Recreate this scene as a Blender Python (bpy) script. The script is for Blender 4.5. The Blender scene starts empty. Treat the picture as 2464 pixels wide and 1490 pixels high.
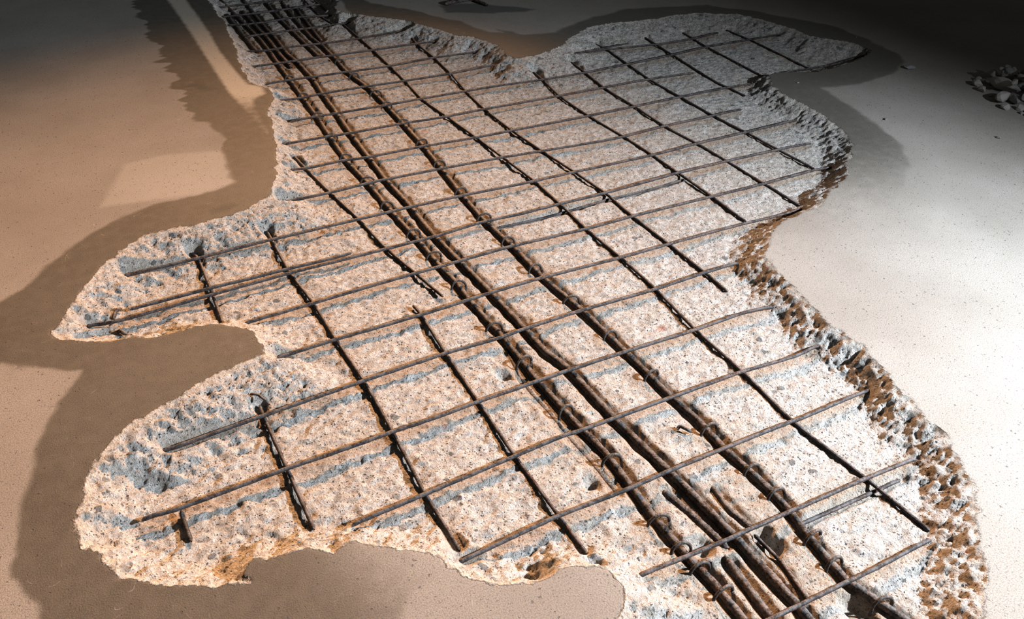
import bpy, bmesh, math, random
import numpy as np
from mathutils import Vector, Matrix

# ------------------------------------------------------------------ camera, world, lights
SC = bpy.context.scene
COL = SC.collection
W_PX, H_PX, F_PX = 2464.0, 1490.0, 2076.5
CROSS = [
  [[0.8416, 4.517], [0.99, 4.5139], [1.2067, 4.5224]],
  [[0.8384, 4.3603], [0.9884, 4.3529], [1.1349, 4.3557], [1.2917, 4.3636]],
  [[0.8178, 4.2191], [0.874, 4.2015], [0.987, 4.1932], [1.1297, 4.2076], [1.2923, 4.1731]],
  [[0.8612, 4.0261], [0.8966, 4.0295], [1.0607, 4.0351], [1.2141, 4.0346], [1.3464, 4.0384]],
  [[0.8129, 3.8364], [0.8818, 3.8176], [0.9738, 3.8242], [1.1514, 3.8065], [1.3121, 3.8043], [1.55, 3.8229]],
  [[0.7968, 3.648], [0.8956, 3.642], [1.081, 3.6377], [1.3146, 3.6269], [1.5187, 3.6272], [1.5998, 3.6224]],
  [[0.7885, 3.43], [0.8767, 3.4301], [1.1138, 3.4213], [1.315, 3.417], [1.5253, 3.4352], [1.7142, 3.4271]],
  [[0.7775, 3.2405], [0.8465, 3.2319], [0.9482, 3.2418], [1.1215, 3.2452], [1.3064, 3.2367], [1.5007, 3.2322], [1.7036, 3.2438]],
  [[2.1348, 3.2236], [2.2743, 3.216], [2.4784, 3.1876], [2.5902, 3.1698], [2.7597, 3.1659], [2.9087, 3.1866]],
  [[0.7731, 3.0373], [0.847, 3.037], [0.9322, 3.0321], [1.1295, 3.0254], [1.2887, 3.026], [1.4572, 3.0251], [1.654, 3.0245], [1.8317, 3.0105], [2.0393, 3.0068], [2.2738, 3.012], [2.519, 3.0242], [2.762, 3.0444], [2.9966, 3.043], [3.1746, 3.0442]],
  [[0.682, 2.8495], [0.8308, 2.8453], [0.9202, 2.8391], [1.1272, 2.8407], [1.2945, 2.8312], [1.4648, 2.8362], [1.8058, 2.8285], [2.0163, 2.8258], [2.2545, 2.8203], [2.4525, 2.8056]],
  [[0.6524, 2.6454], [0.6928, 2.6366], [0.8289, 2.6421], [0.9052, 2.6312], [1.099, 2.6324], [1.3193, 2.6183], [1.4574, 2.6141], [1.8077, 2.6038], [2.0204, 2.6045], [2.2576, 2.6087], [2.5009, 2.6117], [2.6032, 2.6063]],
  [[2.8779, 2.6423], [2.9778, 2.6253], [3.1463, 2.6236], [3.3673, 2.655]],
  [[0.557, 2.4451], [0.6935, 2.4409], [0.8311, 2.4483], [0.8938, 2.4479], [1.0887, 2.4396], [1.3315, 2.4276], [1.4847, 2.4147], [1.778, 2.3932], [2.0251, 2.4051], [2.2368, 2.4022], [2.3778, 2.4044]],
  [[0.0586, 2.2288], [0.2425, 2.2291], [0.4511, 2.2362], [0.7239, 2.2373], [0.8807, 2.2398], [1.0781, 2.2392], [1.3359, 2.2286], [1.5013, 2.2278], [1.8258, 2.2178], [2.0395, 2.2243], [2.2654, 2.2233], [2.5072, 2.2296]],
  [[-0.0614, 2.0268], [-0.0003, 2.0163], [0.2391, 2.0287], [0.4513, 2.0392], [0.7261, 2.0438], [0.9008, 2.0478], [1.0476, 2.0619], [1.1921, 2.0554], [1.3469, 2.0557], [1.5044, 2.0517], [1.8148, 2.0626], [2.0394, 2.0626], [2.2717, 2.058], [2.4093, 2.0519]],
  [[0.2966, 1.8674], [0.4581, 1.876], [0.6047, 1.8843], [0.7621, 1.8897], [0.8962, 1.8914], [1.0685, 1.8957], [1.3282, 1.8822], [1.5054, 1.8847], [1.7982, 1.8803], [2.043, 1.8768], [2.2799, 1.8779], [2.334, 1.8701]],
  [[0.3303, 1.6951], [0.4658, 1.6999], [0.6977, 1.6995], [0.907, 1.7071], [1.0601, 1.7089], [1.3392, 1.7006], [1.5063, 1.7017], [1.6936, 1.7005], [1.8072, 1.6965], [1.9477, 1.6871], [2.0177, 1.6893]],
  [[0.0235, 1.4955], [0.0363, 1.4946], [0.2284, 1.5056], [0.4716, 1.5163], [0.6879, 1.5241], [0.8351, 1.5202], [0.9146, 1.5256], [1.0826, 1.5302], [1.3276, 1.5251], [1.5075, 1.5302], [1.6107, 1.5285]],
  [[-0.0452, 1.3192], [0.0054, 1.3146], [0.2269, 1.3228], [0.3258, 1.3227], [0.4649, 1.3263], [0.5779, 1.3262], [0.6805, 1.331], [0.8374, 1.333], [0.9388, 1.3342], [1.0922, 1.3319], [1.3087, 1.3243], [1.4768, 1.3251], [1.5497, 1.3146]],
  [[0.315, 1.1227], [0.456, 1.1297], [0.6717, 1.1401], [0.7817, 1.1455], [0.8503, 1.1418], [0.9371, 1.1404], [1.0828, 1.1383], [1.2931, 1.1359], [1.4632, 1.1229], [1.5392, 1.1281]],
  [[0.4618, 0.9446], [0.6664, 0.9533], [0.8212, 0.9482], [0.9505, 0.9505], [1.096, 0.9501], [1.2847, 0.948], [1.3233, 0.9455], [1.4688, 0.9475], [1.5232, 0.9467]],
  [[0.7489, 0.7601], [0.8321, 0.7559], [0.937, 0.7512], [0.9891, 0.7511], [1.0994, 0.7485], [1.2967, 0.7434], [1.4154, 0.7372], [1.4374, 0.7358]],
  [[0.8378, 0.5777], [0.8934, 0.5754], [1.0647, 0.5698], [1.1514, 0.5663], [1.2804, 0.5655]]]
LONG = [
  [[1.3194, 4.0415], [1.3193, 3.8257], [1.32, 3.6423], [1.3137, 3.4293], [1.307, 3.248], [1.2931, 3.0447], [1.3092, 2.8442], [1.3268, 2.6296], [1.3393, 2.4418], [1.3525, 2.2342], [1.3467, 2.0235], [1.3399, 1.8944], [1.3418, 1.7133], [1.337, 1.5359], [1.3189, 1.3331], [1.3161, 1.1369], [1.3028, 0.9439], [1.318, 0.7518], [1.3229, 0.5946]],
  [[1.5448, 3.7272], [1.5329, 3.6512], [1.5295, 3.445], [1.5152, 3.2425], [1.4868, 3.028], [1.4759, 2.8468], [1.4776, 2.6279], [1.4923, 2.418], [1.5095, 2.2342], [1.5218, 2.0566], [1.516, 1.898], [1.5188, 1.7101], [1.5179, 1.5387], [1.5132, 1.4448]],
  [[1.8482, 3.1093], [1.8398, 3.0235], [1.814, 2.8408], [1.816, 2.6242], [1.8322, 2.4107], [1.8373, 2.234], [1.8342, 2.074], [1.8297, 1.8972], [1.8223, 1.7509], [1.8233, 1.7242]],
  [[2.0656, 3.15], [2.0537, 3.028], [2.0308, 2.8305], [2.0328, 2.6145], [2.0293, 2.414], [2.0474, 2.239], [2.0537, 2.0771], [2.0548, 1.8913], [2.0578, 1.8533], [2.0545, 1.721]],
  [[2.2943, 3.3047], [2.3023, 3.2394], [2.2838, 3.0246], [2.2651, 2.8268], [2.2668, 2.6156], [2.2662, 2.4128], [2.2796, 2.2274], [2.2866, 2.0691], [2.297, 1.9084]],
  [[2.5663, 3.2811], [2.5405, 3.0379], [2.5109, 2.7057], [2.5185, 2.6301], [2.525, 2.5371]],
  [[2.784, 3.2721], [2.761, 3.0561], [2.7439, 2.6753]],
  [[3.0099, 3.2147], [3.0227, 3.0492], [3.0064, 2.6516]],
  [[0.6833, 2.7496], [0.6904, 2.6551], [0.7087, 2.4595], [0.7324, 2.2514], [0.7411, 2.0766], [0.7675, 1.9029], [0.7824, 1.808], [0.7883, 1.7717]],
  [[0.4584, 2.2977], [0.4578, 2.2424], [0.4543, 2.0607], [0.4663, 1.8868], [0.4672, 1.7128], [0.4732, 1.5279], [0.469, 1.3352], [0.4597, 1.1387], [0.4612, 0.9853]],
  [[0.2343, 2.2694], [0.2422, 2.236], [0.2379, 2.0641], [0.2316, 1.9118]],
  [[0.7013, 1.7498], [0.7026, 1.7114], [0.6928, 1.5348], [0.6853, 1.3403], [0.6772, 1.1477], [0.6757, 0.9613], [0.6753, 0.865]],
  [[0.2294, 1.5413], [0.2283, 1.5202], [0.2285, 1.3321], [0.2281, 1.1611]],
  [[1.2695, 4.5157], [1.2641, 4.4022], [1.26, 4.206], [1.2794, 4.0588]],
  [[1.3133, 4.4659], [1.317, 4.3572], [1.3105, 4.2417]],
  [[0.0077, 1.3071], [0.0076, 1.2789], [0.009, 1.2403]]]
THICK = [
  ["left", "thick rusty rebar down the middle, carrying the left row of hooks", 0.0085, [[0.8917, 4.4398], [0.8992, 4.1947], [0.9049, 4.0121], [0.8993, 3.8219], [0.8894, 3.6408], [0.8827, 3.4858], [0.873, 3.2795], [0.8636, 3.0682], [0.8509, 2.8767], [0.8386, 2.6649], [0.8443, 2.4746], [0.844, 2.2555], [0.85, 2.0635], [0.8496, 1.8993], [0.8555, 1.807], [0.8507, 1.7135], [0.8548, 1.5406], [0.8503, 1.3538], [0.8549, 1.1607], [0.8625, 1.0732], [0.855, 0.9482], [0.8503, 0.8741], [0.85, 0.8138], [0.85, 0.7528], [0.856, 0.6948], [0.8547, 0.6381], [0.854, 0.5915]]],
  ["mid", "thick rusty rebar without hooks, running the full length between the two hooked bars", 0.0095, [[0.9802, 4.4237], [0.9718, 4.1833], [0.9733, 4.0136], [0.9613, 3.7771], [0.9719, 3.6589], [0.9701, 3.4464], [0.9546, 3.266], [0.9426, 3.0665], [0.927, 2.8572], [0.9169, 2.6569], [0.908, 2.4674], [0.9104, 2.268], [0.9035, 2.0913], [0.9119, 1.9106], [0.9196, 1.7235], [0.9232, 1.5463], [0.9237, 1.4394], [0.9397, 1.3528], [0.9425, 1.1471], [0.9544, 0.9666], [0.9642, 0.7738], [0.9641, 0.6017], [0.9616, 0.5453]]],
  ["right", "thick rusty rebar carrying the right row of hooks", 0.0088, [[1.1557, 4.4754], [1.1403, 4.2692], [1.1314, 4.0942], [1.1266, 3.9404], [1.1359, 3.8065], [1.1342, 3.6317], [1.1277, 3.4538], [1.146, 3.2419], [1.1438, 3.0635], [1.137, 2.8659], [1.1279, 2.67], [1.1115, 2.473], [1.0929, 2.2605], [1.083, 2.0886], [1.0898, 1.921], [1.0873, 1.7284], [1.1023, 1.5465], [1.1059, 1.3487], [1.1062, 1.1444], [1.1125, 1.0613], [1.1064, 0.9623], [1.1109, 0.9034], [1.1141, 0.8329], [1.1118, 0.7649], [1.0996, 0.6972], [1.0874, 0.5859], [1.0986, 0.5393], [1.1187, 0.4638]]],
  ["dup", "second thick rebar tight against the left hooked bar, on its left, near the front", 0.007, [[0.8406, 1.4827], [0.819, 1.3455], [0.8224, 1.2469], [0.8214, 1.1389], [0.8247, 1.067], [0.8227, 0.9673]]],
  ["c2", "short thick rebar at the far end, squeezed between the two long bars at left", 0.01, [[0.9393, 4.4412], [0.9361, 4.1988], [0.9389, 4.0161], [0.93, 3.7793], [0.9296, 3.6228]]],
  ["c4", "short thick rebar at the far dark end, ending beside the far hooks", 0.009, [[1.083, 4.5367], [1.0719, 4.2703], [1.0723, 4.0801], [1.0744, 3.87], [1.078, 3.7081]]],
  ["c6", "brownish thick rebar stub at the far end, just right of the right hooked bar", 0.009, [[1.1951, 4.406], [1.1813, 4.2659], [1.1738, 4.1435], [1.163, 4.0276], [1.1541, 3.8907]]],
  ["c0", "leftmost dark rebar at the far left edge of the recess", 0.009, [[0.856, 4.4193], [0.8524, 4.1886], [0.8485, 3.9874], [0.8487, 3.8617]]],
  ["lb2", "dark buried rebar to the left of the hookless thick bar near the front", 0.009, [[0.9186, 0.9094], [0.9281, 0.8541], [0.9383, 0.7559]]],
  ["lb3", "dusty rebar between the left hooks and the hookless thick bar at the front edge", 0.0085, [[0.9136, 0.7103], [0.9075, 0.6517], [0.9022, 0.5821]]],
  ["st", "rusty rebar stub half buried in pale concrete right of the hookless thick bar", 0.006, [[1.0104, 0.869], [1.0041, 0.8201], [1.011, 0.7702]]],
  ["th", "thin dark rod lying alongside the hookless thick bar at the front", 0.004, [[1.0028, 0.7239], [1.004, 0.667], [0.9889, 0.5849]]]]
LOOSE = [
  ["rusty rod lapped just behind the lower cross wire of the long left arm", 0.0045, -0.0355, [[0.0283, 2.0574], [0.2395, 2.0643], [0.3428, 2.0631], [0.4531, 2.065], [0.5811, 2.0628], [0.639, 2.0669]]],
  ["rusty rod half sunk in the bed between cross wires, right of the hooked bars", 0.0045, -0.056, [[1.1048, 2.0376], [1.2523, 2.0293], [1.3536, 2.0307], [1.5123, 2.0404], [1.6787, 2.0377], [1.8436, 2.0461]]],
  ["short dark rod under the cross wires near the lower right wall of the recess", 0.0045, -0.056, [[1.1161, 0.7235], [1.306, 0.718], [1.3919, 0.7167]]],
  ["short thin rod lapped over the farthest cross wire of the right arm", 0.0035, -0.024, [[2.1077, 3.1958], [2.265, 3.2038], [2.4121, 3.2128]]]]
HOOK_LEFT = [[0.8798, 3.4699], [0.877, 3.2654], [0.8726, 3.056], [0.8622, 2.8551], [0.8552, 2.6736], [0.8549, 2.4804], [0.847, 2.2955], [0.8457, 2.1023], [0.852, 1.9585], [0.8469, 1.7914], [0.8361, 1.5774], [0.834, 1.4195], [0.8326, 1.2188], [0.8399, 1.0416], [0.8324, 0.857], [0.8374, 0.7793], [0.8357, 0.7256], [0.8378, 0.662]]
HOOK_RIGHT = [[1.1397, 3.5727], [1.1246, 3.3909], [1.1193, 3.1695], [1.1329, 3.0472], [1.1234, 2.8641], [1.1145, 2.6755], [1.1062, 2.4915], [1.1032, 2.2816], [1.097, 2.0934], [1.0982, 1.9374], [1.0959, 1.7707], [1.0957, 1.5911], [1.0934, 1.4104], [1.0857, 1.2353], [1.0906, 1.0196], [1.0888, 0.8781], [1.0782, 0.8012], [1.0742, 0.6826], [1.0676, 0.6145], [1.0746, 0.5074]]
RIM = [[0.7753, 5.0278], [0.7964, 4.4973], [0.7845, 4.1541], [0.7416, 3.7704], [0.7036, 3.5186], [0.6981, 3.3823], [0.7497, 3.2877], [0.7426, 3.1944], [0.6847, 3.1025], [0.6694, 2.9931], [0.6443, 2.8786], [0.6203, 2.7491], [0.5658, 2.5704], [0.5163, 2.4445], [0.4358, 2.3952], [0.3552, 2.3721], [0.2677, 2.36], [0.1408, 2.3686], [0.0659, 2.3242], [0.0022, 2.2594], [-0.0622, 2.1614], [-0.1063, 2.0794], [-0.1422, 2.0094], [-0.1542, 1.9816], [-0.1263, 1.9367], [-0.0388, 1.8896], [0.0434, 1.8669], [0.1098, 1.8563], [0.1599, 1.8579], [0.2161, 1.8377], [0.2593, 1.8048], [0.2786, 1.7763], [0.2851, 1.7176], [0.2817, 1.6834], [0.235, 1.6717], [0.1743, 1.6612], [0.1226, 1.6409], [0.0611, 1.6085], [0.0129, 1.5872], [-0.0236, 1.576], [-0.0611, 1.552], [-0.0989, 1.5185], [-0.1229, 1.4882], [-0.1429, 1.4346], [-0.1578, 1.3935], [-0.1726, 1.3486], [-0.1745, 1.2939], [-0.1694, 1.2644], [-0.1442, 1.2387], [-0.132, 1.1982], [-0.1256, 1.1697], [-0.0883, 1.1386], [-0.0443, 1.1079], [0.0011, 1.0845], [0.0807, 1.0502], [0.0826, 1.0804], [0.1025, 1.098], [0.1501, 1.0808], [0.1974, 1.081], [0.2332, 1.0444], [0.2731, 1.054], [0.2959, 1.0379], [0.3297, 1.0183], [0.3449, 0.9943], [0.3766, 0.9705], [0.4028, 0.9538], [0.4097, 0.9178], [0.4324, 0.8795], [0.47, 0.849], [0.5096, 0.8276], [0.5471, 0.8173], [0.5915, 0.8178], [0.6246, 0.8132], [0.648, 0.7928], [0.6734, 0.7622], [0.6724, 0.7275], [0.6494, 0.7005], [0.6175, 0.6796], [0.5671, 0.6175], [1.1266, 0.2838], [1.21, 0.388], [1.2987, 0.4467], [1.354, 0.5072], [1.4239, 0.5677], [1.4719, 0.6138], [1.5089, 0.6876], [1.5398, 0.7376], [1.5409, 0.7939], [1.5732, 0.9104], [1.6133, 1.0458], [1.607, 1.145], [1.6239, 1.241], [1.6489, 1.3379], [1.675, 1.4688], [1.7256, 1.5196], [1.7917, 1.5744], [1.8668, 1.6069], [1.9799, 1.624], [2.0555, 1.6321], [2.132, 1.6811], [2.2387, 1.7266], [2.2968, 1.749], [2.3527, 1.8122], [2.4335, 1.8644], [2.5011, 1.9268], [2.5543, 2.0206], [2.5896, 2.151], [2.5997, 2.239], [2.6038, 2.3665], [2.6179, 2.4766], [2.6904, 2.5715], [2.751, 2.5865], [2.8096, 2.5603], [2.9127, 2.5249], [3.0495, 2.5235], [3.2569, 2.5672], [3.3513, 2.6202], [3.3593, 2.7336], [3.2334, 2.8909], [3.2389, 2.9942], [3.1994, 3.1559], [3.1349, 3.2984], [2.9404, 3.4034], [2.77, 3.4183], [2.6996, 3.3987], [2.4481, 3.4375], [2.3209, 3.4249], [2.173, 3.3401], [2.0576, 3.2495], [1.9127, 3.1966], [1.8015, 3.195], [1.7856, 3.2414], [1.8095, 3.3763], [1.757, 3.5215], [1.7007, 3.5711], [1.6273, 3.7379], [1.5724, 3.8619], [1.4363, 3.989], [1.34, 4.1002], [1.3251, 4.1783], [1.3845, 4.2867], [1.4324, 4.5863]]
DAMP = [
  [[0.4934, 4.9745], [0.4691, 4.6723], [0.4469, 4.0805], [0.443, 3.8574], [0.4349, 3.654], [0.4392, 3.5425], [0.4171, 3.4616], [0.4239, 3.3395], [0.4455, 3.2592], [0.4099, 3.1533], [0.4574, 3.0667], [0.4784, 2.9556], [0.4415, 2.7081], [0.4287, 2.5686], [0.3175, 2.5332], [0.1938, 2.5338], [0.0926, 2.4982], [-0.0335, 2.4021], [-0.1386, 2.3096], [-0.2161, 2.2157], [-0.3144, 2.1426], [-0.3215, 1.9461], [-0.255, 1.8959], [-0.1722, 1.8378], [-0.0965, 1.8], [-0.1179, 1.7696], [-0.158, 1.7186], [-0.1888, 1.6594], [-0.2201, 1.5773], [-0.241, 1.5096], [-0.2622, 1.4233], [-0.2777, 1.3523], [-0.2791, 1.2792], [-0.2702, 1.215], [-0.2494, 1.1477], [-0.2404, 1.0384], [0.2442, 0.7691], [0.3016, 0.8527], [0.3445, 0.8971], [0.4057, 0.9055], [0.4656, 0.9593], [0.4368, 1.3585], [0.6602, 2.2821], [1.1535, 3.7117], [1.253, 4.6605]],
  [[1.403, 4.4347], [1.5265, 4.1666], [1.6684, 3.9746], [1.789, 3.7552], [1.8626, 3.5515], [1.988, 3.4587], [2.1249, 3.4248], [2.3507, 3.5276], [2.6388, 3.5908], [2.8617, 3.5411], [3.081, 3.4787], [3.2269, 3.3258], [3.3405, 3.1452], [3.45, 2.9711], [3.4597, 2.715], [3.4235, 2.5345], [3.3677, 2.4433], [3.203, 2.3627], [2.9942, 2.3318], [2.8042, 2.3676], [2.7844, 2.3131], [2.7477, 2.1443], [2.7141, 2.0085], [2.6535, 1.8365], [2.5509, 1.7014], [2.4361, 1.6199], [2.2754, 1.539], [2.1419, 1.4858], [1.9687, 1.4069], [1.7947, 1.3668], [1.6607, 1.5307], [1.8945, 2.0105], [2.067, 2.7601], [1.5995, 2.9709], [1.3215, 3.6382]]]
STRIPE = [[0.6291, 4.837], [0.6167, 4.6101], [0.6173, 4.4222], [0.6149, 4.1056], [0.6098, 3.8398], [0.6047, 3.6038], [0.5993, 3.3325], [0.609, 3.0742], [0.6157, 2.9034], [0.6254, 2.8382], [0.6414, 2.8685], [0.6532, 3.0005], [0.6542, 3.1165], [0.6688, 3.2057], [0.7256, 3.243], [0.7274, 3.326], [0.6862, 3.3684], [0.6794, 3.5499], [0.6764, 3.7934], [0.6916, 4.0536], [0.6971, 4.3603], [0.6992, 4.5754], [0.709, 4.8038]]
PALE = [
  [[0.1467, 2.8502], [0.2809, 2.8656], [0.4558, 2.8189], [0.4435, 2.6938], [0.431, 2.5675], [0.3198, 2.544], [0.1987, 2.5604], [0.0344, 2.5816]],
  [[2.7699, 2.3683], [2.9833, 2.3216], [3.229, 2.3404], [3.2835, 2.2115], [3.0763, 1.8838], [2.6917, 1.5658], [2.3046, 1.3241], [2.2225, 1.3637], [2.4491, 1.6137], [2.5709, 1.7096], [2.6592, 1.8415], [2.7202, 2.0141], [2.7572, 2.1534]]]
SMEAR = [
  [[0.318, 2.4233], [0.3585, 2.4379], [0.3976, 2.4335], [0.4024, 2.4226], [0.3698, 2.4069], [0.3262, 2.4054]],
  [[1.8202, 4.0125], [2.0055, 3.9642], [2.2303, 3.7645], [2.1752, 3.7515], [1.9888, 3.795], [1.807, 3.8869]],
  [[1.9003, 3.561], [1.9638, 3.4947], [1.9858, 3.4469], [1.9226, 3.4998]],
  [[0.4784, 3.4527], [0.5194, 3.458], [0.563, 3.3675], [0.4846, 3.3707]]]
PITS = [[0.5583, 0.8474, 0.05], [0.6614, 0.8206, 0.03], [0.7873, 1.4013, 0.035], [0.7911, 1.0102, 0.035], [0.8944, 0.7728, 0.04], [1.0252, 0.6999, 0.03], [1.0249, 0.7408, 0.03], [1.0602, 0.5219, 0.05], [1.0531, 0.4534, 0.05]]
RUBBLE = [[3.4765, 2.1659], [3.3924, 2.0865], [3.3661, 2.0007], [3.3013, 1.9042], [3.3262, 1.8478], [3.3295, 1.7243], [3.4902, 1.6931], [3.8401, 1.8838], [3.8319, 2.07], [3.5965, 2.1436]]
BIGSTONES = [[3.4644, 2.0192], [3.3676, 1.9573], [3.3953, 1.9165]]
FLAKES = [[3.3172, 2.3765], [2.7825, 2.0278], [3.0371, 1.7242], [2.7396, 2.4568], [3.422, 2.7827]]
SCRAPS = [[1.0568, 1.0412], [1.9635, 3.9978], [2.0057, 3.9648], [-0.0017, 2.0536], [-0.0043, 1.9768], [0.2293, 1.5581]]
CAM = [[0.87792, 0.260167, -0.401958], [-0.477917, 0.527345, -0.702497], [0.029204, 0.808839, 0.587305]]
cam_data = bpy.data.cameras.new('camera')
cam = bpy.data.objects.new('camera', cam_data)
COL.objects.link(cam)
cam_data.sensor_fit = 'HORIZONTAL'
cam_data.sensor_width = 36.0
cam_data.lens = 36.0 * F_PX / W_PX
cam_data.clip_start = 0.05
M = Matrix([CAM[0] + [0.0], CAM[1] + [0.0], CAM[2] + [1.315], [0, 0, 0, 1]])
cam.matrix_world = M
SC.camera = cam

world = bpy.data.worlds.new('World'); SC.world = world
world.use_nodes = True
bg = world.node_tree.nodes['Background']
bg.inputs[0].default_value = (0.66, 0.66, 0.62, 1)
bg.inputs[1].default_value = 0.045

def lamp(name, kind, loc, target, energy, color, size=0.05, angle=60, blend=0.5):
    d = bpy.data.lights.new(name, kind)
    d.energy = energy; d.color = color
    d.shadow_soft_size = size
    if kind == 'SPOT':
        d.spot_size = math.radians(angle); d.spot_blend = blend
    o = bpy.data.objects.new(name, d); COL.objects.link(o)
    o.location = loc
    o.rotation_euler = (Vector(target) - Vector(loc)).to_track_quat('-Z', 'Y').to_euler()
    return o
# cool white work lamp near the camera's right hand, warm lamp across the floor
lamp('cool_work_lamp', 'SPOT', (2.9, -0.2, 1.3), (1.2, 0.40, 0.0), 1040, (0.86, 0.93, 1.0), 0.03, 151, 1.0)
lamp('warm_site_lamp', 'SPOT', (6.0, 11.0, 5.2), (-2.9, -3.0, 0.0), 22500, (1.0, 0.50, 0.22), 0.10, 30.2, 1.0)

SC.view_settings.view_transform = 'Standard'
SC.view_settings.look = 'None'
SC.view_settings.gamma = 1.0
SC.view_settings.use_curve_mapping = False
SC.view_settings.exposure = 0.08

# ------------------------------------------------------------------ helpers
rng = np.random.default_rng(7)
random.seed(7)
_G = rng.random((256, 256)).astype(np.float32)

def vnoise(x, y, seed=0):
    x = x + seed * 17.31; y = y + seed * 9.77
    xi = np.floor(x).astype(np.int64); yi = np.floor(y).astype(np.int64)
    fx = (x - xi).astype(np.float32); fy = (y - yi).astype(np.float32)
    fx = fx * fx * (3 - 2 * fx); fy = fy * fy * (3 - 2 * fy)
    a = _G[xi & 255, yi & 255]; b = _G[(xi + 1) & 255, yi & 255]
    c = _G[xi & 255, (yi + 1) & 255]; d = _G[(xi + 1) & 255, (yi + 1) & 255]
    return (a + (b - a) * fx + (c - a) * fy + (a - b - c + d) * fx * fy) * 2 - 1

def fbm(x, y, octaves=4, seed=0, gain=0.5):
    s = 0; a = 1.0; t = 0
    for i in range(octaves):
        s = s + a * vnoise(x, y, seed + i * 3); t += a
        x = x * 2.03; y = y * 2.03; a *= gain
    return s / t

def sstep(a, b, x):
    t = np.clip((x - a) / (b - a), 0, 1); return t * t * (3 - 2 * t)

def poly_sd(X, Y, poly, arc=False):
    """signed distance to a closed polygon (positive inside) and arc length of the nearest edge point"""
    P = np.array(poly, dtype=np.float32)
    best = np.full(X.shape, 1e9, np.float32); inside = np.zeros(X.shape, bool)
    al = np.zeros(X.shape, np.float32) if arc else None
    s = 0.0
    for i in range(len(P)):
        a = P[i]; b = P[(i + 1) % len(P)]; ab = b - a; L2 = float(ab @ ab) + 1e-12
        t = np.clip(((X - a[0]) * ab[0] + (Y - a[1]) * ab[1]) / L2, 0, 1)
        d = np.hypot(X - a[0] - t * ab[0], Y - a[1] - t * ab[1])
        m = d < best
        best = np.where(m, d, best)
        if arc: al = np.where(m, s + t * math.sqrt(L2), al)
        s += math.sqrt(L2)
        if a[1] != b[1]:
            c = ((a[1] > Y) != (b[1] > Y)) & (X < (b[0] - a[0]) * (Y - a[1]) / (b[1] - a[1]) + a[0])
            inside ^= c
    sd = np.where(inside, best, -best)
    return (sd, al) if arc else sd

def resample(pts, step):
    P = [np.array(p, float) for p in pts]
    # Catmull-Rom through the points, then even steps
    Q = [2 * P[0] - P[1]] + P + [2 * P[-1] - P[-2]]
    dense = []
    for i in range(1, len(Q) - 2):
        for k in range(12):
            t = k / 12
            a, b, c, d = Q[i - 1], Q[i], Q[i + 1], Q[i + 2]
            cr = 0.5 * (2 * b + (c - a) * t + (2 * a - 5 * b + 4 * c - d) * t * t + (3 * b - a - 3 * c + d) * t ** 3)
            dense.append(0.5 * cr + 0.5 * (b + (c - b) * t))
    dense.append(P[-1])
    D = np.array(dense); seg = np.linalg.norm(np.diff(D, axis=0), axis=1); s = np.r_[0, np.cumsum(seg)]
    n = max(2, int(s[-1] / step) + 1)
    u = np.linspace(0, s[-1], n)
    return np.stack([np.interp(u, s, D[:, k]) for k in range(D.shape[1])], 1), u

def mesh_from(name, V, F, mat, smooth=True):
    me = bpy.data.meshes.new(name)
    me.from_pydata([tuple(map(float, v)) for v in V], [], F)
    me.materials.append(mat)
    if smooth: me.polygons.foreach_set('use_smooth', [True] * len(me.polygons))
    me.update()
    return me

def tube_mesh(name, pts, r, mat, step=0.006, sides=8, rib=0.0, pitch=0.010, rough=0.10, taper=0.5, seed=0):
    C, u = resample(pts, step)
    n = len(C)
    tang = np.gradient(C, axis=0); tang /= np.linalg.norm(tang, axis=1)[:, None]
    up = np.array([0.0, 0, 1.0])
    if abs(tang[0] @ up) > 0.9: up = np.array([0.0, 1.0, 0.0])
    V = []; F = []
    prev = None
    for i in range(n):
        t = tang[i]
        s = np.cross(t, up) if prev is None else prev - t * (prev @ t)
        s /= np.linalg.norm(s); prev = s
        w = np.cross(s, t)
        for k in range(sides):
            a = 2 * math.pi * k / sides
            rr = r * (1 + rough * float(vnoise(np.array([u[i] * 90 + seed * 3.7]), np.array([k * 1.7 + seed]))[0]))
            ph = (u[i] / pitch + 0.22 * math.sin(a)) % 1.0
            if rib: rr += rib * r * max(0.0, 1 - abs(ph - 0.5) * 5)
            e = min(u[i], u[-1] - u[i])
            if e < r: rr *= taper + (1 - taper) * e / r
            V.append(C[i] + (s * math.cos(a) + w * math.sin(a)) * rr)
    for i in range(n - 1):
        for k in range(sides):
            k2 = (k + 1) % sides
            F.append((i * sides + k, i * sides + k2, (i + 1) * sides + k2, (i + 1) * sides + k))
    F.append(tuple(range(sides))); F.append(tuple(range((n - 1) * sides + sides - 1, (n - 1) * sides - 1, -1)))
    return mesh_from(name, V, F, mat)

def link(name, me, parent=None, label=None, cat=None, group=None, kind=None):
    o = bpy.data.objects.new(name, me); COL.objects.link(o)
    if parent: o.parent = parent
    if label: o['label'] = label
    if cat: o['category'] = cat
    if group: o['group'] = group
    if kind: o['kind'] = kind
    return o

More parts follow.
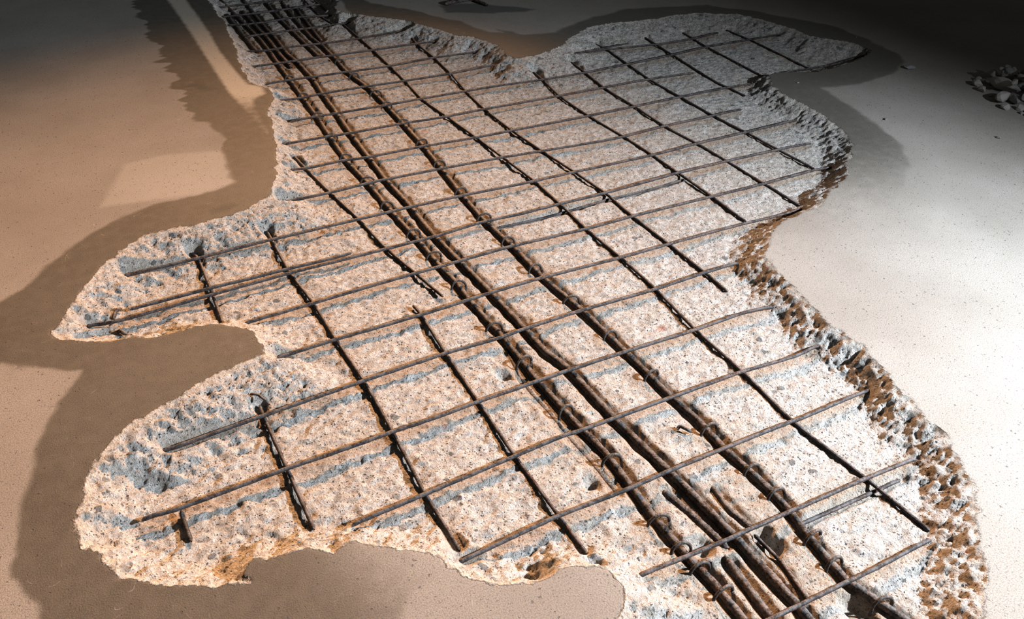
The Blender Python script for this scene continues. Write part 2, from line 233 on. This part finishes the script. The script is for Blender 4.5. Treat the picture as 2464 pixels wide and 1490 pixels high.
# ------------------------------------------------------------------ materials
class NT:
    def __init__(s, name):
        s.m = bpy.data.materials.new(name); s.m.use_nodes = True
        s.t = s.m.node_tree; s.b = s.t.nodes['Principled BSDF']
    def n(s, typ, **kw):
        nd = s.t.nodes.new(typ)
        for k, v in kw.items(): setattr(nd, k, v)
        return nd
    def put(s, sock, v):
        if v is None: return
        if isinstance(v, bpy.types.NodeSocket): s.t.links.new(v, sock)
        else:
            if isinstance(v, tuple) and len(v) == 3 and sock.type == 'RGBA': v = v + (1,)
            sock.default_value = v
    def math(s, op, a, b=None, c=None, clamp=False):
        nd = s.n('ShaderNodeMath', operation=op); nd.use_clamp = clamp
        for i, v in enumerate((a, b, c)): s.put(nd.inputs[i], v)
        return nd.outputs[0]
    def mix(s, f, a, b, mode='MIX'):
        nd = s.n('ShaderNodeMix', data_type='RGBA', blend_type=mode)
        s.put(nd.inputs[0], f); s.put(nd.inputs[6], a); s.put(nd.inputs[7], b)
        return nd.outputs[2]
    def ramp(s, v, lo, hi, a=0.0, b=1.0):
        nd = s.n('ShaderNodeMapRange', interpolation_type='SMOOTHSTEP')
        s.put(nd.inputs[0], v); nd.inputs[1].default_value = lo; nd.inputs[2].default_value = hi
        nd.inputs[3].default_value = a; nd.inputs[4].default_value = b
        return nd.outputs[0]
    def noise(s, vec, scale, detail=4, rough=0.6, dist=0.0):
        nd = s.n('ShaderNodeTexNoise'); s.put(nd.inputs['Vector'], vec)
        nd.inputs['Scale'].default_value = scale; nd.inputs['Detail'].default_value = detail
        nd.inputs['Roughness'].default_value = rough; nd.inputs['Distortion'].default_value = dist
        return nd
    def vor(s, vec, scale, feature='F1', rnd=1.0):
        nd = s.n('ShaderNodeTexVoronoi', feature=feature); s.put(nd.inputs['Vector'], vec)
        nd.inputs['Scale'].default_value = scale; nd.inputs['Randomness'].default_value = rnd
        return nd
    def attr(s, name):
        nd = s.n('ShaderNodeAttribute'); nd.attribute_name = name; return nd.outputs['Fac']
    def vadd(s, a, b, k):
        sc = s.n('ShaderNodeVectorMath', operation='SCALE'); s.put(sc.inputs[0], b); sc.inputs[3].default_value = k
        ad = s.n('ShaderNodeVectorMath', operation='ADD'); s.put(ad.inputs[0], a); s.put(ad.inputs[1], sc.outputs[0])
        return ad.outputs[0]
    def bump(s, h, strength, dist, normal=None):
        nd = s.n('ShaderNodeBump'); nd.inputs['Strength'].default_value = strength
        nd.inputs['Distance'].default_value = dist; s.put(nd.inputs['Height'], h)
        if normal is not None: s.put(nd.inputs['Normal'], normal)
        return nd.outputs[0]

def stones(g, vec, scale, keep, size, soft=0.12):
    """mask of scattered angular aggregate grains; keep = share of cells that hold one"""
    v = g.vor(vec, scale)
    sep = g.n('ShaderNodeSeparateColor'); g.put(sep.inputs[0], v.outputs['Color'])
    on = g.math('LESS_THAN', sep.outputs[0], keep)
    sz = g.math('MULTIPLY', sep.outputs[1], size)
    m = g.ramp(g.math('SUBTRACT', v.outputs['Distance'], sz), 0.0, soft, 1.0, 0.0)
    return g.math('MULTIPLY', m, on), sep.outputs[2]

def concrete_material():
    g = NT('concrete_slab')
    tc = g.n('ShaderNodeTexCoord').outputs['Object']
    warpn = g.noise(tc, 55, 3, 0.6)
    warp = g.vadd(tc, warpn.outputs['Color'], 0.012)
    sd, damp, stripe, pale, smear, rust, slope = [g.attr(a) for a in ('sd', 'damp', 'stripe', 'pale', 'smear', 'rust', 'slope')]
    # --- chipped bed
    n1 = g.noise(tc, 9, 5, 0.65).outputs['Fac']
    n2 = g.noise(warp, 60, 6, 0.7).outputs['Fac']
    n3 = g.noise(tc, 240, 4, 0.7).outputs['Fac']
    bed = g.mix(g.ramp(n2, 0.30, 0.70), (0.36, 0.345, 0.33), (0.76, 0.745, 0.73))
    n4 = g.noise(g.vadd(tc, warpn.outputs['Color'], 0.03), 22, 5, 0.7).outputs['Fac']
    bed = g.mix(g.ramp(n4, 0.56, 0.70, 0, 0.55), bed, (0.40, 0.29, 0.17))
    bed = g.mix(g.ramp(n1, 0.35, 0.7), bed, g.mix(0.35, bed, (0.48, 0.42, 0.34)))
    bed = g.mix(g.ramp(n3, 0.34, 0.46, 0.75, 0.0), bed, (0.12, 0.11, 0.10))
    m1, r1 = stones(g, warp, 46, g.math('ADD', 0.06, g.math('MULTIPLY', slope, 0.36)), 0.48)
    m2, r2 = stones(g, warp, 105, g.math('ADD', 0.15, g.math('MULTIPLY', slope, 0.20)), 0.38)
    m3, r3 = stones(g, warp, 200, 0.26, 0.44)
    grey = g.mix(r1, (0.07, 0.085, 0.095), (0.26, 0.28, 0.29))
    bed = g.mix(g.math('MULTIPLY', m1, 0.8), bed, grey)
    bed = g.mix(g.math('MULTIPLY', m2, 0.85), bed, g.mix(r2, (0.04, 0.05, 0.06), (0.30, 0.27, 0.24)))
    bed = g.mix(g.math('MULTIPLY', m3, 0.9), bed, (0.05, 0.055, 0.06))
    red, rr = stones(g, g.vadd(warp, warpn.outputs['Color'], 0.02), 30, 0.02, 0.35)
    bed = g.mix(g.math('MULTIPLY', red, 0.5), bed, (0.45, 0.20, 0.15))
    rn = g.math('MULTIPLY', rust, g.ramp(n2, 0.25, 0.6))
    bed = g.mix(g.math('MULTIPLY', rn, 0.65), bed, (0.30, 0.17, 0.065))  # rust colour, with the brown shadow along the bars painted in
    # --- smooth floor
    f1 = g.noise(tc, 2.2, 5, 0.6).outputs['Fac']
    f2 = g.noise(tc, 330, 3, 0.7).outputs['Fac']
    f3 = g.noise(tc, 28, 5, 0.65).outputs['Fac']
    flo = g.mix(g.ramp(f1, 0.3, 0.7), (0.25, 0.230, 0.205), (0.325, 0.305, 0.28))
    flo = g.mix(g.ramp(f2, 0.3, 0.62, 0.80, 0.0), flo, (0.13, 0.12, 0.11))
    flo = g.mix(g.ramp(f3, 0.42, 0.68, 0, 0.35), flo, (0.24, 0.225, 0.20))
    dn = g.math('ADD', damp, g.math('MULTIPLY', g.math('SUBTRACT', f3, 0.5), 0.5))
    dm = g.math('MULTIPLY', g.ramp(dn, 0.15, 0.85), 1.0, clamp=True)
    dcol = g.mix(1.0, flo, (0.25, 0.25, 0.23), 'MULTIPLY')
    dcol = g.mix(g.ramp(f3, 0.40, 0.62, 0, 0.4), dcol, (0.10, 0.092, 0.075))
    flo = g.mix(g.math('MULTIPLY', dm, 0.9), flo, dcol)
    flo = g.mix(g.math('MULTIPLY', pale, 0.24), flo, (0.55, 0.53, 0.49))
    flo = g.mix(g.math('MULTIPLY', g.ramp(g.math('ADD', stripe, g.math('MULTIPLY', g.math('SUBTRACT', f3, 0.5), 0.6)), 0.15, 0.95), 0.85), flo, (0.50, 0.46, 0.39))
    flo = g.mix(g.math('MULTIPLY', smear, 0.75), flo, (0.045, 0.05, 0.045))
    p1, _ = stones(g, warp, 120, 0.13, 0.30, 0.08)
    p2, _ = stones(g, warp, 260, 0.22, 0.40, 0.1)
    flo = g.mix(g.math('MULTIPLY', p1, 0.6), flo, (0.06, 0.06, 0.065))
    flo = g.mix(g.math('MULTIPLY', p2, 0.6), flo, (0.07, 0.07, 0.075))
    s1 = g.noise(tc, 4.5, 2, 0.5, 1.5).outputs['Fac']
    scr = g.ramp(g.math('ABSOLUTE', g.math('SUBTRACT', s1, 0.43)), 0.0, 0.0018, 0.25, 0.0)
    flo = g.mix(g.math('MULTIPLY', scr, g.ramp(f3, 0.5, 0.6)), flo, (0.6, 0.57, 0.52))
    # --- edge between them
    e = g.math('ADD', sd, g.math('MULTIPLY', g.math('SUBTRACT', n2, 0.5), 0.022))
    msk = g.ramp(e, -0.0015, 0.0035)
    rimm = g.ramp(g.math('ABSOLUTE', g.math('SUBTRACT', e, 0.004)), 0.0, 0.02, 0.45, 0.0)
    col = g.mix(msk, flo, bed)
    col = g.mix(g.math('MULTIPLY', rimm, msk), col, (0.66, 0.60, 0.52))
    g.put(g.b.inputs['Base Color'], col)
    ro = g.math('SUBTRACT', 0.92, g.math('MULTIPLY', g.math('MULTIPLY', dm, g.math('SUBTRACT', 1.0, msk)), 0.22))
    g.put(g.b.inputs['Roughness'], ro)
    g.b.inputs['Specular IOR Level'].default_value = 0.25
    h = g.math('ADD', g.math('MULTIPLY', n2, 1.0), g.math('MULTIPLY', n3, 0.35))
    h = g.math('SUBTRACT', h, g.math('MULTIPLY', m3, 0.25))
    h = g.math('ADD', h, g.math('MULTIPLY', m1, 0.2))
    h = g.math('MULTIPLY', h, msk)
    h = g.math('ADD', h, g.math('MULTIPLY', f2, 0.05))
    h = g.math('SUBTRACT', h, g.math('MULTIPLY', p1, 0.05))
    g.put(g.b.inputs['Normal'], g.bump(h, 1.0, 0.018))
    return g.m

def steel_material(name, dark, brown, orange, dust, wear=0.5):
    g = NT(name)
    tc = g.n('ShaderNodeTexCoord').outputs['Object']
    a = g.noise(tc, 45, 5, 0.7).outputs['Fac']; b = g.noise(tc, 210, 4, 0.7).outputs['Fac']; c = g.noise(tc, 9, 3, 0.6).outputs['Fac']
    col = g.mix(g.ramp(a, 0.35, 0.65), dark, brown)
    col = g.mix(g.ramp(g.math('MULTIPLY', b, g.math('ADD', c, 0.55)), 0.52, 0.72, 0, 0.85), col, orange)
    nz = g.n('ShaderNodeSeparateXYZ'); g.put(nz.inputs[0], g.n('ShaderNodeNewGeometry').outputs['Normal'])
    top = g.math('ADD', 0.25, g.math('MULTIPLY', g.ramp(nz.outputs[2], 0.35, 0.95), 0.75))
    dm_ = g.math('MULTIPLY', g.math('MULTIPLY', g.ramp(g.math('ADD', a, g.math('MULTIPLY', b, 0.5)), 0.62, 0.88), wear), top)
    col = g.mix(dm_, col, dust)
    g.put(g.b.inputs['Base Color'], col)
    g.b.inputs['Roughness'].default_value = 0.62
    g.b.inputs['Metallic'].default_value = 0.0
    g.b.inputs['Specular IOR Level'].default_value = 0.22
    g.put(g.b.inputs['Normal'], g.bump(g.math('ADD', a, b), 0.7, 0.002))
    return g.m

def stone_material():
    g = NT('crushed_stone')
    tc = g.n('ShaderNodeTexCoord').outputs['Object']
    oi = g.n('ShaderNodeObjectInfo').outputs['Random']
    a = g.noise(tc, 90, 4, 0.7).outputs['Fac']
    col = g.mix(oi, (0.16, 0.17, 0.18), (0.36, 0.34, 0.31))
    col = g.mix(g.ramp(a, 0.35, 0.7, 0, 0.5), col, (0.48, 0.45, 0.40))
    g.put(g.b.inputs['Base Color'], col); g.b.inputs['Roughness'].default_value = 0.9
    g.put(g.b.inputs['Normal'], g.bump(a, 0.6, 0.004))
    return g.m

MC = concrete_material()
MS = steel_material('rusted_mesh_wire', (0.012, 0.012, 0.014), (0.030, 0.024, 0.022), (0.10, 0.052, 0.034), (0.20, 0.20, 0.215), 0.45)
MR = steel_material('rusted_rebar', (0.010, 0.010, 0.011), (0.036, 0.028, 0.024), (0.13, 0.068, 0.042), (0.28, 0.26, 0.25), 0.38)
MK = stone_material()

# ------------------------------------------------------------------ floor slab with the chipped-out recess
def axis_steps(a, b, s0, s1):
    v = [a]
    while v[-1] < b:
        t = (v[-1] - a) / (b - a); v.append(v[-1] + s0 + (s1 - s0) * t)
    return v
gx = [-14, -9, -6, -4, -3, -2, -1.4, -1.0, -0.8, -0.65] + axis_steps(-0.55, 2.9, 0.0045, 0.0050) + axis_steps(2.905, 4.9, 0.006, 0.009) + [5.0, 5.2, 5.6, 6.2, 7.5, 10, 14]
gy = [-8, -4, -2, -1, -0.4, 0.0, 0.12] + axis_steps(0.2, 5.05, 0.0034, 0.0085) + [5.1, 5.25, 5.5, 6, 7, 9, 12, 16]
gx = np.array(gx, np.float32); gy = np.array(gy, np.float32)
X, Y = np.meshgrid(gx, gy, indexing='ij')
nx, ny = X.shape
Yp = Y; 
wx = X + 0.013 * fbm(X * 30, Y * 30, 4, 11, 0.65) ; wy = Y + 0.013 * fbm(X * 30, Y * 30, 4, 23, 0.65)
sd, arc = poly_sd(wx, wy, RIM, True)
sd = sd.astype(np.float32)
# sloping broken walls with chisel streaks running down them
streak = fbm(arc * 55, sd * 9, 3, 5)
big = fbm(X * 5, Y * 5, 3, 31)
sd0 = poly_sd(X, Y, RIM)
gyy = np.gradient(sd0, axis=1) / np.gradient(Y, axis=1)
wslope = 0.090 + 0.12 * sstep(0.1, 0.9, -gyy) + 0.02 * big + 0.02 * fbm(arc * 9, arc * 0, 2, 41)
k = sstep(0, 1, np.clip(sd / wslope, 0, 1)) * 0.35 + np.clip(sd / wslope, 0, 1) ** 0.8 * 0.65
win = np.clip(sd / 0.02, 0, 1) * np.clip((wslope * 1.7 - sd) / wslope, 0, 1)
chips = 1 - np.abs(fbm(arc * 38 + 0.8 * fbm(X * 30, Y * 30, 2, 9), sd * 16, 4, 7, 0.75)) * 2
Z = -0.0505 * k + (streak * 0.004 + (chips - 0.6) * 0.004 + 0.004 * fbm(X * 50, Y * 50, 3, 13, 0.7) + 0.0035 * fbm(X * 120, Y * 120, 2, 17, 0.7)) * win
bedw = np.clip(sd / 0.03, 0, 1)
Z += bedw * (0.0045 * big + 0.0055 * fbm(X * 24, Y * 24, 4, 51, 0.6) + 0.0035 * fbm(X * 80, Y * 80, 3, 61))
# hollows broken deeper than the rest
for (px, py, r) in PITS:
    d = np.hypot(X - px, Y - py) + 0.015 * fbm(X * 40, Y * 40, 2, 71)
    Z -= bedw * 0.026 * sstep(1, 0, d / r)

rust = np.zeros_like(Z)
def groove(pts, zc, r, depth, side, stain, spread):
    """keep concrete below a bar along its bared length and stain the bed beside it"""
    global Z, rust
    for (a, b) in zip(pts[:-1], pts[1:]):
        m = 0.09
        i0, i1 = np.searchsorted(gx, [min(a[0], b[0]) - m, max(a[0], b[0]) + m])
        j0, j1 = np.searchsorted(gy, [min(a[1], b[1]) - m, max(a[1], b[1]) + m])
        if i1 <= i0 or j1 <= j0: continue
        sl = (slice(i0, i1), slice(j0, j1))
        ax, ay = a; bx, by = b[0] - ax, b[1] - ay; L2 = bx * bx + by * by + 1e-12
        xx, yy = X[sl], Y[sl]
        t = np.clip(((xx - ax) * bx + (yy - ay) * by) / L2, 0, 1)
        d = np.hypot(xx - ax - t * bx, yy - ay - t * by)
        nn = 0.5 + 0.5 * fbm(xx * 30, yy * 30, 2, 81)
        lim = zc - depth + side * np.maximum(0, d - r * 1.1 - 0.010 * nn)
        Z[sl] = np.where(sd[sl] > 0.004, np.minimum(Z[sl], lim), Z[sl])
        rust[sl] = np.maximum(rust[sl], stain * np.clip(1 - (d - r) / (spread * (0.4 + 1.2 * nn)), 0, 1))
for p in CROSS: groove(p, -0.035, 0.005, 0.006, 1.0, 0.85, 0.026)  # strong ochre here also paints the brown shadow bands beside the cross wires
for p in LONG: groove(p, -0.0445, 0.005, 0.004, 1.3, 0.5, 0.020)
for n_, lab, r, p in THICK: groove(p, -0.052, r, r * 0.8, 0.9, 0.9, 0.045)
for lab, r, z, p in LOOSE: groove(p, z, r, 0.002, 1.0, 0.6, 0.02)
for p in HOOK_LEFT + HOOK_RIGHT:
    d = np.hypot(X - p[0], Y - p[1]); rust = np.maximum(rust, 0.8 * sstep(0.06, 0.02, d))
Z = np.where(sd <= 0, np.minimum(Z, 0) * 0 + 0, np.minimum(Z, -0.0005 - 0.15 * np.minimum(sd, 0.01))).astype(np.float32)

damp = np.zeros_like(Z)
dwx = X + 0.02 * fbm(X * 12, Y * 12, 3, 91) + (0.006 + 0.05 * sstep(2.9, 3.3, Y) * (X < 1.0)) * fbm(X * 4, Y * 22, 2, 95); dwy = Y + 0.012 * fbm(X * 16, Y * 16, 3, 97)
dampf = (0.12 + 0.88 * sstep(0.50, 0.10, X + 0.25 * (Y - 0.8)) , 1.0 - 0.30 * sstep(1.3, 2.2, X))
for pl, kf in zip(DAMP, dampf):
    if pl is DAMP[0]: kf = np.where(Y < 1.3, kf, 1.0)
    if pl is DAMP[1]: kf = kf * np.where(X > 1.5, 0.15 + 0.85 * sstep(1.35, 2.0, Y), 1.0)
    damp = np.maximum(damp, kf * sstep(-0.02, 0.02, poly_sd(dwx, dwy, pl)))
stripe = sstep(-0.020, 0.020, poly_sd(X, Y, STRIPE)) * (0.30 + 0.70 * sstep(3.05, 3.35, Y))
pale = np.zeros_like(Z)
for pl, wdt in zip(PALE, (0.015, 0.12)): pale = np.maximum(pale, sstep(-wdt, wdt, poly_sd(X, Y, pl)) * (1 if wdt < 0.1 else 0.5))
smear = np.zeros_like(Z)
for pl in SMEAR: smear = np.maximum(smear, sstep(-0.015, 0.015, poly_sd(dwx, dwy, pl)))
slope = np.clip(1 - sd / 0.12, 0, 1) * (sd > 0)

idx = (np.arange(nx)[:, None] * ny + np.arange(ny)[None, :])
quads = np.stack([idx[:-1, :-1], idx[1:, :-1], idx[1:, 1:], idx[:-1, 1:]], -1).reshape(-1, 4)
cs = 0.25 * (sd[:-1, :-1] + sd[1:, :-1] + sd[1:, 1:] + sd[:-1, 1:]).reshape(-1)
co = np.stack([X, Y, Z], -1).reshape(-1, 3)
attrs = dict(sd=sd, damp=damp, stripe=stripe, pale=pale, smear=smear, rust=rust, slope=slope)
NRM = None
def grid_mesh(name, sel):
    q = quads[sel]
    used, inv = np.unique(q, return_inverse=True)
    inv = inv.reshape(-1, 4).astype(np.int32)
    me = bpy.data.meshes.new(name)
    me.vertices.add(len(used)); me.vertices.foreach_set('co', co[used].ravel())
    me.loops.add(inv.size); me.loops.foreach_set('vertex_index', inv.ravel())
    me.polygons.add(len(inv)); me.polygons.foreach_set('loop_start', np.arange(0, inv.size, 4, dtype=np.int32))
    me.update(calc_edges=True)
    me.polygons.foreach_set('use_smooth', np.ones(len(inv), bool))
    me.materials.append(MC)
    for k_, v in attrs.items():
        at = me.attributes.new(k_, 'FLOAT', 'POINT')
        at.data.foreach_set('value', v.reshape(-1)[used].astype(np.float32))
    me.update()
    return me
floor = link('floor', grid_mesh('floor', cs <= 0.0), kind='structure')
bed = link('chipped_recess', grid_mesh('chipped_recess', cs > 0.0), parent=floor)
bed['label'] = 'rough pale chipped-out recess in the smooth slab'

def bed_z(x, y):
    i = int(np.clip(np.searchsorted(gx, x), 0, nx - 1)); j = int(np.clip(np.searchsorted(gy, y), 0, ny - 1))
    return float(Z[i, j])

# ------------------------------------------------------------------ welded mesh
def grow(p, e0, e1):
    a = np.array(p, float)
    d0 = (a[0] - a[1]) / np.linalg.norm(a[0] - a[1]); d1 = (a[-1] - a[-2]) / np.linalg.norm(a[-1] - a[-2])
    return [tuple(a[0] + d0 * e0)] + [tuple(v) for v in a] + [tuple(a[-1] + d1 * e1)]
mesh_root = bpy.data.objects.new('reinforcing_mesh', None); COL.objects.link(mesh_root)
mesh_root['label'] = 'rusty steel wire mesh grid spanning the whole chipped recess in the floor'
mesh_root['category'] = 'reinforcing mesh'
mesh_root.empty_display_size = 0.05
for i, p in enumerate(CROSS):
    q = [(x, y, -0.035 + 0.0018 * math.sin(x * 4.1 + i * 1.7)) for x, y in grow(p, 0.02, 0.02)]
    q[0] = (q[0][0], q[0][1], q[0][2] - 0.004); q[-1] = (q[-1][0], q[-1][1], q[-1][2] - 0.004)
    link('cross_wire', tube_mesh('cross_wire', q, 0.0046, MS, rib=0.10, pitch=0.012, seed=i), mesh_root)
for i, p in enumerate(LONG):
    q = [(x, y, -0.0450 + 0.0012 * math.sin(y * 5.3 + i * 2.1)) for x, y in grow(p, 0.01, 0.01)]
    link('long_wire', tube_mesh('long_wire', q, 0.0044, MS, rib=0.10, pitch=0.012, seed=i + 40), mesh_root)

# ------------------------------------------------------------------ thick rebars
for i, (nm, lab, r, p) in enumerate(THICK):
    z = {'lb2': -0.062, 'lb3': -0.054, 'st': -0.056, 'th': -0.050, 'dup': -0.063}.get(nm, -0.0525)
    q = grow(p, 0.7 if i < 3 else 0.02, 0.15 if i < 3 else 0.01)
    q = [(x, y, z) for x, y in q]
    o = link('steel_rebar', tube_mesh('steel_rebar', q, r, MR, step=0.0035, sides=10, rib=0.10, pitch=0.012, rough=0.10, seed=i + 90),
             label=lab, cat='rebar', group='thick rebars along the recess')
for i, (lab, r, z, p) in enumerate(LOOSE):
    q = [(x, y, z) for x, y in p]
    link('steel_rod', tube_mesh('steel_rod', q, r, MS, rib=0.1, pitch=0.012, seed=i + 130), label=lab, cat='rod')

# ------------------------------------------------------------------ hooks over the thick bars
def hook_pts(R_, leg_l, leg_r, lean):
    pts = []
    for k_ in range(0, 19):
        a = math.pi * (1.0 - k_ / 18)
        pts.append((R_ * math.cos(a), lean * math.sin(a), R_ * math.sin(a)))
    pts = [(-R_ * 1.15, -0.006, -leg_l)] + [(-R_ * 1.08, -0.003, -leg_l * 0.5)] + pts + [(R_ * 1.02, 0, -leg_r * 0.5), (R_ * 1.0, 0, -leg_r)]
    return pts
HM = [tube_mesh('hook', hook_pts(r_, l_, rr_, ln), 0.0035, MR, step=0.0025, sides=8, rib=0.0, rough=0.12, seed=s_)
      for s_, (r_, l_, rr_, ln) in enumerate([(0.0225, 0.034, 0.016, 0.002), (0.0245, 0.036, 0.020, -0.002), (0.0215, 0.032, 0.022, 0.004)])]
def ordinal(n):
    return ['first', 'second', 'third', 'fourth', 'fifth', 'sixth', 'seventh', 'eighth', 'ninth', 'tenth', 'eleventh', 'twelfth', 'thirteenth',
            'fourteenth', 'fifteenth', 'sixteenth', 'seventeenth', 'eighteenth', 'nineteenth', 'twentieth', 'twenty-first'][n]
for side, pts in (('left', HOOK_LEFT), ('right', HOOK_RIGHT)):
    P_ = sorted(pts, key=lambda p: p[1])
    bar = np.array(THICK[0 if side == 'left' else 2][3]); bar = bar[np.argsort(bar[:, 1])]
    for k_, (x, y) in enumerate(P_):
        x = float(np.interp(y, bar[:, 1], bar[:, 0])) + random.uniform(-0.003, 0.003)
        o = link('steel_hook', HM[(k_ * 2 + (side == 'left')) % 3])
        o.location = (x, y, -0.0535)
        o.rotation_euler = (random.uniform(-0.15, 0.05), 0, random.uniform(-0.2, 0.2))
        if k_ < 10: lab = 'curved steel hook over the %s hooked rebar, %s from the front edge' % (side, ordinal(k_))
        else: lab = 'curved steel hook over the %s hooked rebar, %s from the dark far end' % (side, ordinal(len(P_) - 1 - k_))
        o['label'] = lab; o['category'] = 'hook'; o['group'] = 'hooks over the %s rebar' % side

# ------------------------------------------------------------------ rubble, flakes and scraps
def stone_mesh(seed, flat=0.7):
    r = random.Random(seed)
    bm = bmesh.new(); bmesh.ops.create_icosphere(bm, subdivisions=2, radius=1.0)
    planes = []
    for _ in range(9):
        n = Vector((r.gauss(0, 1), r.gauss(0, 1), r.gauss(0, 1))).normalized(); planes.append((n, r.uniform(0.55, 0.85)))
    for v in bm.verts:
        for n, d in planes:
            q = v.co.dot(n)
            if q > d: v.co -= n * (q - d)
        v.co *= 1 + r.uniform(-0.03, 0.03)
        v.co.y *= 0.75; v.co.z *= flat
    me = bpy.data.meshes.new('broken_stone'); bm.to_mesh(me); bm.free(); me.materials.append(MK)
    return me
SM = [stone_mesh(s, 0.45 + 0.06 * s) for s in range(7)]
placed = []
for (x, y), rad, rz, tilt, lab in zip(BIGSTONES, (0.075, 0.055, 0.040), (1.5, 0.3, 0.9), (0.5, 0.1, 0.2),
        ('largest pale slab of broken concrete propped up in the rubble heap', 'yellowish rounded lump of concrete at the near edge of the rubble heap', 'flat bluish stone just right of the yellowish lump in the rubble heap')):
    o = link('broken_stone', SM[len(placed)], label=lab, cat='stone'); o.location = (x, y, rad * 0.42); o.scale = (rad, rad * 0.8, rad * 0.8)
    o.rotation_euler = (tilt, 0.1, rz); placed.append((x, y, rad * 0.42, rad))
RP = np.array(RUBBLE); lo = RP.min(0); hi = RP.max(0)
def in_poly(x, y): return float(poly_sd(np.array([x], np.float32), np.array([y], np.float32), RUBBLE)[0])
tries = 0
while len(placed) < 150 and tries < 9000:
    tries += 1
    x = random.uniform(lo[0], hi[0]); y = random.uniform(lo[1], hi[1]); s = in_poly(x, y)
    if s < 0.0: continue
    rad = random.uniform(0.016, 0.036) * (1.3 if len(placed) < 40 else 0.75)
    layer = 0
    near = [(px, py, pz, pr) for px, py, pz, pr in placed if math.hypot(px - x, py - y) < (pr + rad) * 0.82]
    z = rad * 0.42
    if near:
        if s < 0.05 or len(placed) < 70: continue
        if len(near) < 2: continue
        z = max(pz + pr * 0.42 for _, _, pz, pr in near) + rad * 0.36
        if z > 0.085: continue
    placed.append((x, y, z, rad))
    o = link('broken_stone', SM[len(placed) % 7], label='broken grey concrete lump in the rubble heap on the floor at right', cat='stone', group='rubble heap beyond the right side of the recess')
    o.location = (x, y, z - 0.002); o.scale = (rad, rad, rad)
    o.rotation_euler = (random.uniform(-0.35, 0.35), random.uniform(-0.35, 0.35), random.uniform(0, 6.28))
FL = ['pale flat stone flake on the floor just past the damp tip of the right arm', 'small dark stone chip on the floor beside the damp rim at right',
      'small pale stone chip alone on the bare floor below the rubble heap', 'tiny pale stone chip on the wet spit of floor between the two right arms',
      'tiny dark stone chip on the damp floor along the far right arm']
for i, ((x, y), lab, s) in enumerate(zip(FLAKES, FL, (0.030, 0.012, 0.013, 0.006, 0.006))):
    o = link('stone_chip', SM[i % 7], label=lab, cat='stone chip'); o.location = (x, y, s * 0.28); o.scale = (s, s * 0.7, s * 0.6)
    o.rotation_euler = (0.1, 0.1, -0.5 + i)
def scrap(i, dx, dy, bend, r, lab, name='tie_wire', lift=0.0):
    x, y = SCRAPS[i]; z = max(bed_z(x, y), bed_z(x + dx, y + dy)) + r + lift if lift == 0 else lift
    q = [(x - dx, y - dy, z), (x - dx * 0.3, y - dy * 0.2 + bend, z + bend * 0.4), (x + dx * 0.3, y + dy * 0.5, z + bend * 0.6), (x + dx, y + dy, z)]
    link(name, tube_mesh(name, q, r, MR, step=0.004, seed=i + 160), label=lab, cat='wire scrap' if name == 'tie_wire' else 'rod')
scrap(0, 0.012, -0.010, 0.012, 0.004, 'crumpled dark tie wire beside the right hooked rebar near the front')
scrap(1, 0.13, 0.01, 0.006, 0.010, 'dark steel offcut lying across the wet floor at the top edge', 'steel_offcut')
scrap(2, 0.02, -0.07, 0.004, 0.008, 'short dark steel offcut leaning against the long one at the top edge', 'steel_offcut')
scrap(3, 0.012, 0.02, 0.008, 0.005, 'rusty tie wire twist above the tip of the long left arm')
scrap(4, 0.010, -0.012, 0.006, 0.005, 'rusty tie wire stub just below the tip of the long left arm')
scrap(5, -0.012, 0.016, 0.006, 0.003, 'forked wire end at the top of the lower left arm')
